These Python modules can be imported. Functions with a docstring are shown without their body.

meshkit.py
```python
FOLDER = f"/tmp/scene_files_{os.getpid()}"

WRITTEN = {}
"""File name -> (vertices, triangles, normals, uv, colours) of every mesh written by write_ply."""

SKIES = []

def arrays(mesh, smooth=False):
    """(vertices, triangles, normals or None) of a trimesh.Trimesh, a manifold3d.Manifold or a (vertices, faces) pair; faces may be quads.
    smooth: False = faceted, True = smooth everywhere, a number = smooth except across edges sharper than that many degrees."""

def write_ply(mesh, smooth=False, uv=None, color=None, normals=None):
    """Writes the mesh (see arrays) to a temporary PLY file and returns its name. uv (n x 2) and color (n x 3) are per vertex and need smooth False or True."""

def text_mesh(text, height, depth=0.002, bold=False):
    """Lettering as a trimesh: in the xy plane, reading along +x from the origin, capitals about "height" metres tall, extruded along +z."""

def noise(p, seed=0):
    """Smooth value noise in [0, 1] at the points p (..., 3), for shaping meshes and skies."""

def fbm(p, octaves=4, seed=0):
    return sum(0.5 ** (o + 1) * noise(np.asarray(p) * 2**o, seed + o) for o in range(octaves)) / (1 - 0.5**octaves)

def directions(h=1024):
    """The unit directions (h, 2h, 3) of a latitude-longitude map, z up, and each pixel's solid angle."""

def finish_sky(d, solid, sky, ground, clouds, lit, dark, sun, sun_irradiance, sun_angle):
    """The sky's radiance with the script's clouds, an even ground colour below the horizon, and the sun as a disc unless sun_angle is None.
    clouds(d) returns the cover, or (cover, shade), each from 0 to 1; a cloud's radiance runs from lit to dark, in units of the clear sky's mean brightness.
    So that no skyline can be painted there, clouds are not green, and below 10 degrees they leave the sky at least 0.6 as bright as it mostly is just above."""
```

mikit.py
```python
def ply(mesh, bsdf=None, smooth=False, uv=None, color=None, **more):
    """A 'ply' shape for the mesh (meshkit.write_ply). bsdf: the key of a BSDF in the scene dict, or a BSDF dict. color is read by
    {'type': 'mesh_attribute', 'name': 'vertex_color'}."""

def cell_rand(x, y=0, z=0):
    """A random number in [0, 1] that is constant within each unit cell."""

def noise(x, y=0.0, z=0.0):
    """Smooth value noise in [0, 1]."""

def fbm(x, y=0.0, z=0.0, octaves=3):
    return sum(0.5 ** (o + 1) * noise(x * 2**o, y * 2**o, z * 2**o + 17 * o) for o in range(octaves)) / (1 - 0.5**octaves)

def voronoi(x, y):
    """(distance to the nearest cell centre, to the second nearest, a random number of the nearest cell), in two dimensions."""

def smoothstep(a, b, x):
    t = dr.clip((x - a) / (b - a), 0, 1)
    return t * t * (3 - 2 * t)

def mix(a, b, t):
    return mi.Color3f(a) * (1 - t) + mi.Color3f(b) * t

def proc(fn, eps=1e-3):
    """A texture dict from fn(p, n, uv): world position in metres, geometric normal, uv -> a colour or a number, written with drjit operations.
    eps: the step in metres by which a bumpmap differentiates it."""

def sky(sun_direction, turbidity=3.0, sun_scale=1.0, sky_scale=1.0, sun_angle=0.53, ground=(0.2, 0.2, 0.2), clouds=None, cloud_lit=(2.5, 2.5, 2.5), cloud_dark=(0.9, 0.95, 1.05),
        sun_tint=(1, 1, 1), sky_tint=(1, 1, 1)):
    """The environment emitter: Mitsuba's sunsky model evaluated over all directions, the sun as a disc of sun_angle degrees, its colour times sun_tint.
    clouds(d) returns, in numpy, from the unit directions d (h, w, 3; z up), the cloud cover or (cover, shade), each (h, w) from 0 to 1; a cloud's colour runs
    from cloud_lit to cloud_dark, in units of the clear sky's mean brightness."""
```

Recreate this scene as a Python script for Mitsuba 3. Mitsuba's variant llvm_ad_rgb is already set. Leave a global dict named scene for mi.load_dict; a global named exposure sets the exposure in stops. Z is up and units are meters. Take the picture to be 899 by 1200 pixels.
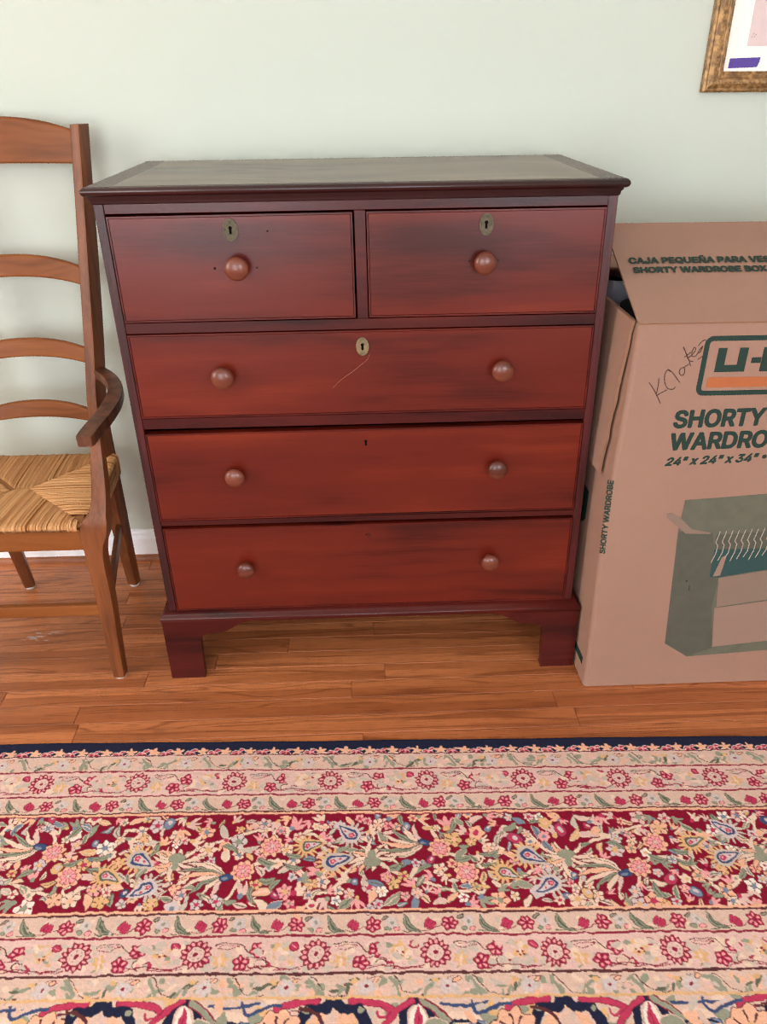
import math, numpy as np, trimesh, drjit as dr, mitsuba as mi, mikit, meshkit
import shapely.geometry as sg
from shapely import affinity
from manifold3d import Manifold
from mikit import noise, fbm, smoothstep, mix, proc, cell_rand

T = mi.ScalarTransform4f
scene, labels = {}, {}

# ---------------------------------------------------------------- camera, light, exposure
exposure = -0.16
F_PX, PITCH, YAW, ROLL = 918.3, 0.50543, -0.03942, -0.00583
CAM = np.array([0.43373, -1.48593, 1.25402])
_cy, _sy, _cp, _sp = math.cos(YAW), math.sin(YAW), math.cos(PITCH), math.sin(PITCH)
_fwd = np.array([-_sy * _cp, _cy * _cp, -_sp]); _right = np.array([_cy, _sy, 0.0]); _up = np.cross(_right, _fwd)
_up2 = -math.sin(ROLL) * _right + math.cos(ROLL) * _up
scene['camera'] = {'type': 'perspective', 'fov': math.degrees(2 * math.atan(449.5 / F_PX)), 'fov_axis': 'x', 'near_clip': 0.05, 'far_clip': 50.0,
                   'to_world': T().look_at(origin=CAM.tolist(), target=(CAM + _fwd).tolist(), up=_up2.tolist())}
DAY_LEFT = [10.8, 10.6, 10.2]        # radiance of the daylight in the window of the left wall
DAY_REAR = [8.6, 9.1, 9.7]           # ... and in the two windows behind the photographer

DAY_REAR_RIGHT = [15.0, 16.0, 17.6]   # the one on the right looks at open sky

# ---------------------------------------------------------------- the room's measures
YB = 0.538                            # room face of the wall behind the chest
XL, XR, YF, ZC = -2.3, 3.0, -3.8, 2.6
R = np.random.default_rng(7)

# ---------------------------------------------------------------- helpers
def cat(ms): return trimesh.util.concatenate(ms)

def box(x0, x1, y0, y1, z0, z1, c=0.0):
    """axis aligned box with chamfered edges"""
    if c <= 0:
        m = trimesh.creation.box([x1 - x0, y1 - y0, z1 - z0]); m.apply_translation([(x0 + x1) / 2, (y0 + y1) / 2, (z0 + z1) / 2]); return m
    h = np.array([x1 - x0, y1 - y0, z1 - z0]) / 2; c = min(c, 0.45 * 2 * h.min()); P = []
    for s in np.ndindex(2, 2, 2):
        s = np.array(s) * 2 - 1
        for k in range(3):
            q = h - c; q[k] = h[k]; P.append(s * q)
    m = trimesh.convex.convex_hull(np.array(P)); m.apply_translation([(x0 + x1) / 2, (y0 + y1) / 2, (z0 + z1) / 2]); return m

def loft(rings, cap=True):
    """rings: (n, k, 3) closed loops -> mesh"""
    A = np.asarray(rings, float); n, k, _ = A.shape
    V = A.reshape(-1, 3); Fs = []
    for i in range(n - 1):
        a = i * k + np.arange(k); b = i * k + (np.arange(k) + 1) % k
        Fs += [np.c_[a, b, b + k], np.c_[a, b + k, a + k]]
    if cap:
        V = np.vstack([V, A[0].mean(0), A[-1].mean(0)]); i0, i1 = n * k, n * k + 1
        a = np.arange(k); b = (a + 1) % k
        Fs += [np.c_[np.full(k, i0), b, a], np.c_[np.full(k, i1), a + (n - 1) * k, b + (n - 1) * k]]
    m = trimesh.Trimesh(V, np.vstack(Fs), process=False)
    if m.volume < 0: m.invert()
    return m

def rrect(w, d, r=None, n=3):
    """rounded rectangle outline, centred, (k, 2)"""
    r = min(r if r is not None else 0.2 * min(w, d), 0.49 * min(w, d)); P = []
    for cx, cy, a0 in ((w / 2 - r, d / 2 - r, 0), (-w / 2 + r, d / 2 - r, 90), (-w / 2 + r, -d / 2 + r, 180), (w / 2 - r, -d / 2 + r, 270)):
        for a in np.radians(np.linspace(a0, a0 + 90, n)): P.append((cx + r * math.cos(a), cy + r * math.sin(a)))
    return np.array(P)

def spline(keys, n):
    from scipy.interpolate import PchipInterpolator
    K = np.asarray(keys, float); t = np.linspace(K[0, 0], K[-1, 0], n)
    return t, np.array([PchipInterpolator(K[:, 0], K[:, j])(t) for j in range(1, K.shape[1])]).T

def tube(path, r, k=6, close=True):
    P = np.asarray(path, float); tg = np.gradient(P, axis=0); tg /= np.linalg.norm(tg, axis=1, keepdims=True) + 1e-12
    ref = np.array([0, 0, 1.0]) if abs(tg[0, 2]) < 0.9 else np.array([1.0, 0, 0]); rings = []
    rr = np.broadcast_to(r, len(P))
    for p, t, q in zip(P, tg, rr):
        u = np.cross(t, ref); u /= np.linalg.norm(u) + 1e-12; v = np.cross(t, u)
        a = np.linspace(0, 2 * np.pi, k, endpoint=False)
        rings.append(p + q * (np.cos(a)[:, None] * u + np.sin(a)[:, None] * v))
    return loft(rings, close)

def lathe(profile, k=32):
    """(r, h) profile around +z"""
    P = np.asarray(profile, float); a = np.linspace(0, 2 * np.pi, k, endpoint=False)
    return loft([np.c_[r * np.cos(a), r * np.sin(a), np.full(k, h)] for r, h in P])

def prism(poly, depth, z0=0.0):
    """shapely polygon(s) in (x, z) of the front plane -> solid reaching from y = -depth+z0 (front) to z0 (back)"""
    gs = getattr(poly, 'geoms', [poly])
    m = cat([trimesh.creation.extrude_polygon(g, depth, engine='earcut') for g in gs])
    v = m.vertices.copy(); m.vertices = np.c_[v[:, 0], z0 - v[:, 2], v[:, 1]]
    return m

def numbered(key):
    if key not in scene and key not in labels: return key
    i = 1
    while f'{key}_{i:03d}' in scene or f'{key}_{i:03d}' in labels: i += 1
    return f'{key}_{i:03d}'

def add(name, mesh, mat, parent=None, smooth=False, label=None, category=None, group=None, kind=None, **kw):
    key = numbered((parent + '__' if parent else '') + name)
    scene[key] = mikit.ply(mesh, mat, smooth=smooth, **kw) if not isinstance(mesh, dict) else {**mesh}
    d = {k: v for k, v in (('label', label), ('category', category), ('group', group), ('kind', kind)) if v}
    if d: labels[key] = d
    return key

def thing(name, label, category, group=None):
    key = numbered(name); labels[key] = {'label': label, 'category': category}
    if group: labels[key]['group'] = group
    return key

def lin(r, g, b):
    f = lambda c: c / 12.92 if c <= 0.04045 else ((c + 0.055) / 1.055) ** 2.4
    return [f(r / 255), f(g / 255), f(b / 255)]

# ---------------------------------------------------------------- materials
def principled(col, rough=0.5, spec=0.5, two=False, **kw):
    d = {'type': 'principled', 'base_color': col if isinstance(col, dict) else {'type': 'rgb', 'value': list(col)}, 'roughness': rough, 'specular': spec, **kw}
    return {'type': 'twosided', 'bsdf': d} if two else d

def plain(col): return {'type': 'diffuse', 'reflectance': col if isinstance(col, dict) else {'type': 'rgb', 'value': list(col)}}

def grain_along_x(dark, mid, light, sc=1.0, seed=0.0, fig=1.0):
    """figured, polished hardwood with its grain along x: broad clouds of tone, stripes and fine pores"""
    def fn(p, n, uv):
        x, z = p.x + seed, p.z + 0.35 * p.y
        w = fbm(x * 2.2 * sc, z * 3.0 * sc, seed) - 0.5
        cloud = fbm(x * 2.6 * sc + 3.1, (z + 0.05 * w) * 13 * sc, seed + 2.0, 3)
        stripe = noise(x * 1.3 * sc, (z + 0.09 * w) * 60 * sc, seed + 5.0)
        pore = noise(x * 22, z * 700, 3.0)
        t = 0.5 + fig * 1.5 * (cloud - 0.5) + 0.28 * (stripe - 0.5) + 0.12 * (pore - 0.5)
        c = mix(dark, mid, smoothstep(0.1, 0.5, t))
        return mix(c, light, smoothstep(0.5, 0.95, t))
    return proc(fn)

def grain_along_z(dark, light, seed=0.0, s=1.0):
    def fn(p, n, uv):
        w = fbm(p.x * 9, p.y * 9, p.z * 2.0 + seed) - 0.5
        t = fbm((p.x + 0.03 * w) * 45 * s, (p.y + 0.03 * w) * 45 * s, p.z * 3.2 + seed) * 0.75 + 0.25 * noise(p.x * 420, p.y * 420, p.z * 16)
        return mix(dark, light, smoothstep(0.25, 0.75, t))
    return proc(fn)

def M(key, bsdf): scene[key] = bsdf; return key

# chest
M('mat_drawer', principled(grain_along_x(lin(60, 14, 9), lin(94, 25, 12), lin(120, 40, 17), seed=1.7, fig=.70), 0.30, 0.40))
M('mat_frame_wood', principled(grain_along_x(lin(40, 8, 8), lin(66, 15, 12), lin(86, 25, 16), 1.6, seed=4.2, fig=0.8), 0.30, 0.38))
M('mat_side_wood', principled(grain_along_z(lin(42, 10, 12), lin(78, 22, 20), 2.0), 0.36, 0.5))
M('mat_top_wood', principled(grain_along_x(lin(58, 42, 33), lin(92, 72, 56), lin(112, 90, 70), 1.3, seed=9.4, fig=0.8), 0.30, 0.55))
M('mat_nose', principled(grain_along_x(lin(30, 10, 11), lin(48, 17, 18), lin(62, 26, 25), 1.6, seed=4.2, fig=0.8), 0.32, 0.5))
M('mat_cleat', principled(grain_along_x(lin(52, 34, 30), lin(80, 56, 48), lin(98, 72, 62), 1.6, seed=4.2, fig=0.7), 0.26, 0.55))
M('mat_knob', principled(grain_along_x(lin(74, 30, 20), lin(106, 52, 36), lin(122, 66, 48), 1.6, seed=2.0, fig=.6), 0.30, 0.5))
M('mat_brass', principled(proc(lambda p, n, uv: mix(lin(62, 54, 42), lin(98, 86, 62), fbm(p.x * 200, p.z * 200, 1.0))), 0.5, 0.4, metallic=0.35))
M('mat_brass_bright', principled(proc(lambda p, n, uv: mix(lin(92, 76, 54), lin(146, 124, 88), fbm(p.x * 200, p.z * 200, 1.0))), 0.45, 0.45, metallic=0.35))
M('mat_void', plain([0.006, 0.005, 0.005]))
M('mat_scratch', principled(lin(140, 84, 58), 0.6, 0.3))
# chair
M('mat_chair_upright', principled(grain_along_z(lin(92, 48, 24), lin(126, 70, 35), 5.0), 0.42, 0.38))
M('mat_chair_rail', principled(grain_along_x(lin(104, 55, 22), lin(126, 69, 30), lin(142, 84, 40), 2.0, seed=6.0, fig=0.5), 0.42, 0.25))
M('mat_chair_arm', principled(grain_along_z(lin(66, 34, 22), lin(98, 55, 34), 8.0), 0.4, 0.5))
M('mat_rush', plain({'type': 'mesh_attribute', 'name': 'vertex_color'}))
M('mat_glide', principled([0.55, 0.52, 0.48], 0.4))
# box
def _card(p, n, uv):
    t = 0.75 * fbm(p.x * 7, p.z * 9, p.y * 7) + 0.25 * noise(p.x * 260, p.z * 160, p.y * 260)
    return mix(lin(144, 109, 92), lin(154, 118, 101), t)
M('mat_card', principled(proc(_card), 0.75, 0.25))
M('mat_card_edge', principled(lin(150, 104, 74), 0.85, 0.2))
M('mat_ink', principled(lin(30, 50, 42), 0.65, 0.3))
M('mat_orange', principled(lin(166, 92, 54), 0.65, 0.3))
M('mat_pen', principled(lin(66, 42, 38), 0.7, 0.3))
M('mat_print_grey', principled(proc(lambda p, n, uv: mix(lin(90, 88, 75), lin(100, 97, 82), fbm(p.x * 60, p.z * 60))), 0.7, 0.25))
M('mat_print_shade', principled(proc(lambda p, n, uv: mix(lin(78, 77, 66), lin(86, 84, 72), fbm(p.x * 60, p.z * 60))), 0.7, 0.25))
M('mat_print_pale', principled(lin(140, 112, 98), 0.7, 0.25))
M('mat_print_pale_b', principled(lin(128, 106, 92), 0.7, 0.25))
M('mat_print_teal', principled(lin(46, 70, 68), 0.7, 0.25))
M('mat_print_hook', principled(lin(164, 146, 130), 0.7, 0.25))
M('mat_cloth_black', principled(lin(26, 25, 28), 0.9, 0.2))
M('mat_cloth_grey', principled(lin(150, 150, 158), 0.9, 0.2))
# room
M('mat_wall', plain(proc(lambda p, n, uv: mix([0.560, 0.592, 0.510], [0.575, 0.607, 0.525], fbm(p.x * 2, p.z * 2, p.y * 2)))))
M('mat_white', principled([0.88, 0.87, 0.88], 0.4, 0.4))
M('mat_ceiling', plain([0.8, 0.79, 0.76]))
M('mat_shoe', principled(grain_along_x(lin(120, 66, 38), lin(160, 96, 58), lin(182, 114, 72), 2.0, seed=3.3), 0.4, 0.5))

def oak(seed):
    def fn(p, n, uv):
        row = dr.floor((0.5 - p.y) / 0.057 + 100.0)
        h = cell_rand(row, seed)
        yl = p.y + h * 3.0 + seed; x = p.x + 7.3 * h + 2.1 * seed
        w = fbm(x * 1.4, yl * 16, seed + 1.0) - 0.5
        ring = noise(x * 1.1 + 2.2 * w, yl * 52 + 6.0 * w + 0.8 * noise(x * 7.0, yl * 30), seed)
        line = smoothstep(0.30, 0.5, dr.abs(ring * 3.0 - dr.floor(ring * 3.0) - 0.5))
        pore = smoothstep(0.55, 0.95, noise(x * 26, yl * 900, 2.0))
        tone = fbm(x * 1.7, yl * 9, 4.0)
        c = mix(lin(154, 86, 48), lin(192, 116, 70), smoothstep(0.2, 0.8, tone * 0.7 + 0.3 * h))
        c = mix(c, lin(112, 56, 28), 0.60 * line)
        c = mix(c, lin(92, 46, 24), 0.40 * pore)
        d = dr.sqrt(dr.square((p.x + 0.385) * 0.8) + dr.square(p.y - 0.165))        # a dusty scuff under the chair
        return mix(c, [0.62, 0.60, 0.58], 0.55 * smoothstep(0.055, 0.0, d) * smoothstep(0.52, 0.72, fbm(p.x * 60, p.y * 130, 3.0)))
    return proc(fn)
for i in range(4): M(f'mat_oak_{i}', principled(oak(1.0 + 2.37 * i), 0.36, 0.45))
M('mat_rug', {'type': 'principled', 'base_color': {'type': 'mesh_attribute', 'name': 'vertex_color'}, 'roughness': 0.95, 'specular': 0.15, 'sheen': 0.25})
def _gilt(p, n, uv):
    t = fbm(p.x * 130, p.z * 130, p.y * 130)
    return mix(lin(112, 80, 50), lin(182, 138, 86), smoothstep(0.25, 0.8, t))
M('mat_gilt', principled(proc(_gilt), 0.38, 0.5, metallic=0.25))
M('mat_gilt_dark', principled(lin(120, 82, 52), 0.45, 0.5, metallic=0.3))
M('mat_mat_board', plain([0.90, 0.87, 0.80]))
M('mat_picture', plain(proc(lambda p, n, uv: mix(lin(226, 204, 200), lin(212, 186, 184), fbm(p.x * 40, p.z * 40)))))
M('mat_purple', principled(lin(78, 52, 140), 0.5))

# ================================================================ the room
def hollow_wall(name, u0, u1, holes, axis, at, thick):
    """upright wall with rectangular holes; u runs along x (axis 'y') or along y (axis 'x')"""
    poly = sg.box(u0, 0, u1, ZC)
    for h in holes: poly = poly.difference(sg.box(h[0], h[2], h[1], h[3]))
    m = trimesh.creation.extrude_polygon(poly, abs(thick), engine='earcut'); v = m.vertices.copy()
    d = at + np.sign(thick) * v[:, 2]
    m.vertices = np.c_[v[:, 0], d, v[:, 1]] if axis == 'y' else np.c_[d, v[:, 0], v[:, 1]]
    if m.volume < 0: m.invert()
    return add(name, m, 'mat_wall', kind='structure')

add('floor', box(XL - .1, XR + .1, YF - .1, YB + .1, -0.06, -0.0045), 'mat_oak_0', kind='structure')
add('ceiling', box(XL - .1, XR + .1, YF - .1, YB + .1, ZC, ZC + .08), 'mat_ceiling', kind='structure')
add('wall_back', box(XL - .1, XR + .1, YB, YB + .1, 0, ZC), 'mat_wall', kind='structure')
add('wall_right', box(XR, XR + .1, YF, YB, 0, ZC), 'mat_wall', kind='structure')
WL = (-2.3, -0.7, 0.75, 2.25)
WR1 = (-1.55, 0.25, 0.35, 2.25)
WR2 = (1.1, 2.3, 0.75, 2.25)
hollow_wall('wall_left', YF, YB, [WL], 'x', XL, -0.1)
hollow_wall('wall_front', XL - .1, XR + .1, [WR1, WR2], 'y', YF, -0.1)

def window(idx, hole, axis, at, rad):
    u0, u1, z0, z1 = hole; key = f'window_{idx}'
    def put(a0, a1, b0, b1, c0, c1): return box(a0, a1, c0, c1, b0, b1, .003) if axis == 'y' else box(c0, c1, a0, a1, b0, b1, .003)
    o = at - 0.055
    labels[key] = {'kind': 'structure'}
    fr = [put(u0, u0 + .05, z0, z1, o, at + .01), put(u1 - .05, u1, z0, z1, o, at + .01), put(u0 + .05, u1 - .05, z0, z0 + .05, o, at + .01), put(u0 + .05, u1 - .05, z1 - .05, z1, o, at + .01)]
    for m in fr: add('frame', m, 'mat_white', key)
    nu = max(2, round((u1 - u0) / 0.45))
    for i in range(1, nu):
        u = u0 + (u1 - u0) * i / nu; add('muntin', put(u - .012, u + .012, z0 + .05, z1 - .05, o + .01, o + .03), 'mat_white', key)
    zm = (z0 + z1) / 2; add('meeting_rail', put(u0 + .05, u1 - .05, zm - .02, zm + .02, o + .031, o + .05), 'mat_white', key)
    q = o - 0.005
    if axis == 'y': V = [[u0, q, z0], [u1, q, z0], [u1, q, z1], [u0, q, z1]]; Fc = [[0, 2, 1], [0, 3, 2]]
    else: V = [[q, u0, z0], [q, u1, z0], [q, u1, z1], [q, u0, z1]]; Fc = [[0, 1, 2], [0, 2, 3]]
    add('pane', trimesh.Trimesh(V, Fc, process=False), plain([0.1, 0.1, 0.1]), key, emitter={'type': 'area', 'radiance': {'type': 'rgb', 'value': rad}})
window(1, WL, 'x', XL, DAY_LEFT)
window(2, WR1, 'y', YF, DAY_REAR)
window(3, WR2, 'y', YF, DAY_REAR_RIGHT)

# baseboard with a moulded cap, and the oak shoe moulding at its foot
def run_x(profile, x0, x1): return loft([[(x, y, z) for y, z in profile] for x in (x0, x1)])
add('baseboard_back', run_x([(YB, .0), (YB - .013, .0), (YB - .013, .068), (YB - .011, .074), (YB - .009, .078), (YB - .008, .086), (YB - .005, .093), (YB - .001, .096), (YB, .096)], XL, XR), 'mat_white', kind='structure')
add('trim_1', run_x([(YB - .013, .0)] + [(YB - .013 - .012 * math.cos(a), .017 * math.sin(a)) for a in np.linspace(0, math.pi / 2, 7)], XL, XR), 'mat_shoe', kind='structure', smooth=40)

# floor boards, each one a piece
PW = 0.057
for r in range(17):
    y1 = YB - .014 - PW * r; y0 = y1 - PW
    rr = np.random.default_rng(100 + r); x = -1.75 - rr.uniform(0, .7); last = -1
    while x < 2.35:
        L = rr.uniform(.45, 1.25); k = int(rr.integers(4)); k = (k + 1) % 4 if k == last else k; last = k
        add('plank', box(x + .0004, x + L - .0004, y0 + .0004, y1 - .0004, -.0044, rr.uniform(-.0004, 0), .0009), f'mat_oak_{k}', 'floor')
        x += L

# ================================================================ chest of drawers
W, KL = 0.9336, -0.0147
def warp(m):
    """the old carcass leans about a degree to the left and is a touch taller on its right"""
    v = np.array(m.vertices); x, z = v[:, 0].copy(), v[:, 2].copy()
    v[:, 0] = x + KL * z; v[:, 2] = z * (1 + .006 * (x - W / 2)); m.vertices = v
    return m
CH = thing('chest_of_drawers', 'dark red mahogany chest with five drawers and turned wooden knobs standing against the wall', 'chest of drawers')
def cadd(name, mesh, mat, parent=None, **kw): return add(name, warp(mesh), mat, parent or CH, **kw)
ZB, ZT, DEP = 0.184, 1.066, 0.455
ST = 0.0172
cadd('side_panel', box(0, ST, 0, DEP, ZB, ZT, .0012), 'mat_side_wood')
cadd('side_panel', box(W - ST, W, 0, DEP, ZB, ZT, .0012), 'mat_side_wood')
cadd('back_panel', box(ST, W - ST, DEP - .012, DEP, ZB, ZT), 'mat_side_wood')
cadd('bottom_panel', box(ST, W - ST, .02, DEP - .012, ZB, ZB + .012), 'mat_side_wood')
cadd('rail', box(ST, W - ST, 0.001, .045, 1.0485, ZT, .001), 'mat_frame_wood')
cadd('rail', box(ST, W - ST, 0.001, .045, .8325, .8535, .001), 'mat_frame_wood')
cadd('rail', box(ST, W - ST, 0.001, .045, .6360, .6590, .001), 'mat_frame_wood')
cadd('rail', box(ST, W - ST, 0.001, .045, .4095, .4225, .001), 'mat_frame_wood')
cadd('dust_board', box(ST, W - ST, .045, DEP - .012, .8400, .8480), 'mat_side_wood')
cadd('dust_board', box(ST, W - ST, .045, DEP - .012, .6440, .6520), 'mat_side_wood')
cadd('dust_board', box(ST, W - ST, .045, DEP - .012, .4120, .4200), 'mat_side_wood')
cadd('divider', box(.4575, .4785, 0.001, DEP - .012, .8535, 1.0485, .001), 'mat_frame_wood')

# top: board between two cleats, with a rounded nose round three sides and a small bed moulding under it
O = 0.0105; YN = -0.0275
def nose_profile(yf):  # (outward, z)
    pts = [(0.0, 1.0960)]
    for a in np.linspace(90, -90, 9): pts.append((.0085 * math.cos(math.radians(a)), 1.0882 + .0078 * math.sin(math.radians(a))))
    return pts
def nosed_slab(x0, x1, y0, y1):
    n = nose_profile(0); rings = []
    for o, z in n[1:]:
        e = o - .0085
        rings.append([(x0 - e, y1, z), (x0 - e, y0 - e, z), (x1 + e, y0 - e, z), (x1 + e, y1, z)])
    return loft(rings)
edge = nosed_slab(-O, W + O, YN, .468)
cleat = 0.072
cadd('top_edge', edge, 'mat_nose', smooth=35)
cadd('top_board', box(-O + .0085 + cleat * .58, W + O - .0085 - cleat * .58, YN + .012, .4570, 1.0942, 1.0966, .0006), 'mat_top_wood')
for s in (0, 1):
    a0 = -O + .010 if s == 0 else W + O - .010 - cleat * .55
    for j in range(4):
        x0 = a0 + j * cleat * .55 / 4
        wd = cleat * .55 / 4
        cadd('top_cleat', loft([[(x0 + wd / 2 - (wd / 2 - .0010) * math.cos(a), y, 1.0936 + .0044 * math.sin(a)) for a in np.linspace(0, math.pi, 7)] for y in (YN + .010, .4570)]), 'mat_cleat', smooth=50)
bed = []
for o, z in [(.0, 1.0655), (.0015, 1.0660), (.0025, 1.0690), (.0030, 1.0730), (.0060, 1.0765), (.0065, 1.0806)]:
    bed.append([(-min(o, .008), .465, z), (-min(o, .008), -o, z), (W + min(o, .008), -o, z), (W + min(o, .008), .465, z)])
cadd('top_moulding', loft(bed), 'mat_nose', smooth=40)

# drawers
def knob_mesh(x, z, y, s=1.0):
    p = [(.0001, .0), (.0105, .0), (.0105, .003), (.0085, .006), (.0082, .010), (.0125, .013), (.0185, .0165), (.0213, .0205), (.0216, .0240), (.0203, .0275), (.0165, .0308), (.0105, .0330), (.0045, .0340), (.0001, .0341)]
    m = lathe([(r * s, h * s) for r, h in p], 36); v = m.vertices.copy(); m.vertices = np.c_[v[:, 0] + x, y - v[:, 2], v[:, 1] + z]
    return m if m.volume > 0 else (m.invert() or m)
def keyhole(x, z, s=1.0):
    return affinity.translate(sg.Point(0, .0035 * s).buffer(.0036 * s, 12).union(sg.box(-.0024 * s, -.008 * s, .0024 * s, .004 * s)), x, z)
def drawer(x0, x1, z0, z1, dy, knobs, esc=None, roll=0.0, label=None):
    d = add('drawer', warp(tilt(box(x0 + .0034, x1 - .0034, dy + .0003, dy + .021, z0 + .0034, z1 - .0034, .0006), roll, (x0 + x1) / 2, z0)), 'mat_drawer', CH, label=label)
    ring = sg.box(x0, z0, x1, z1).difference(sg.box(x0 + .0030, z0 + .0030, x1 - .0030, z1 - .0030))
    b1 = prism(ring, .0200, dy + .0200)
    rim = sg.box(x0 + .0006, z0 + .0006, x1 - .0006, z1 - .0006).difference(sg.box(x0 + .0024, z0 + .0024, x1 - .0024, z1 - .0024))
    b2 = prism(rim, .0010, dy + .0002)
    add('cock_bead', warp(tilt(cat([b1, b2]), roll, (x0 + x1) / 2, z0)), 'mat_drawer_bead', d)
    add('drawer_box', warp(cat([box(x0 + .012, x0 + .020, dy + .0215, .42, z0 + .010, z1 - .014), box(x1 - .020, x1 - .012, dy + .0215, .42, z0 + .010, z1 - .014), box(x0 + .0205, x1 - .0205, .41, .42, z0 + .010, z1 - .014), box(x0 + .0205, x1 - .0205, dy + .0215, .409, z0 + .010, z0 + .016)])), 'mat_side_wood', d)
    for kx, kz, s in knobs: add('knob', warp(knob_mesh(kx, kz, dy, s)), 'mat_knob', d, smooth=50)
    return d
def tilt(m, roll, cx, cz):
    v = m.vertices.copy(); v[:, 2] += roll * (v[:, 0] - cx); m.vertices = v; return m
M('mat_drawer_bead', principled(grain_along_x(lin(50, 11, 8), lin(82, 20, 11), lin(104, 31, 15), 2.0, seed=1.7), 0.30, 0.4))
def oval_escutcheon(d, x, z, dy, mat, sx=.0088, sz=.0132):
    e = affinity.scale(sg.Point(0, 0).buffer(1, 24), sx, sz); e = affinity.translate(e, x, z)
    plate = prism(e.difference(keyhole(x, z, .92)), .0014, dy)
    rim = prism(e.difference(affinity.scale(e, .84, .88)).difference(sg.box(0, 0, 0, 0)), .0022, dy)
    k = add('escutcheon', warp(cat([plate, rim])), mat, d, label='oval brass keyhole plate')
    for px, pz in ((0, sz * .72), (0, -sz * .74), (sx * .66, 0), (-sx * .66, 0)):
        pn = lathe([(.0001, .0026), (.0009, .0024), (.0013, .0014), (.0013, .0)], 10); v = pn.vertices.copy(); pn.vertices = np.c_[v[:, 0] + x + px, dy - v[:, 2], v[:, 1] + z + pz]
        add('pin', warp(pn), mat, d)
    add('keyhole', warp(prism(keyhole(x, z, .90), .0004, dy + .0002)), 'mat_void', d)
def small_hole(d, x, z, r, dy, mat='mat_void'): add('old_hole', warp(prism(affinity.translate(sg.Point(0, 0).buffer(r, 8), x, z), .0004, dy + .0002)), mat, d)

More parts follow.
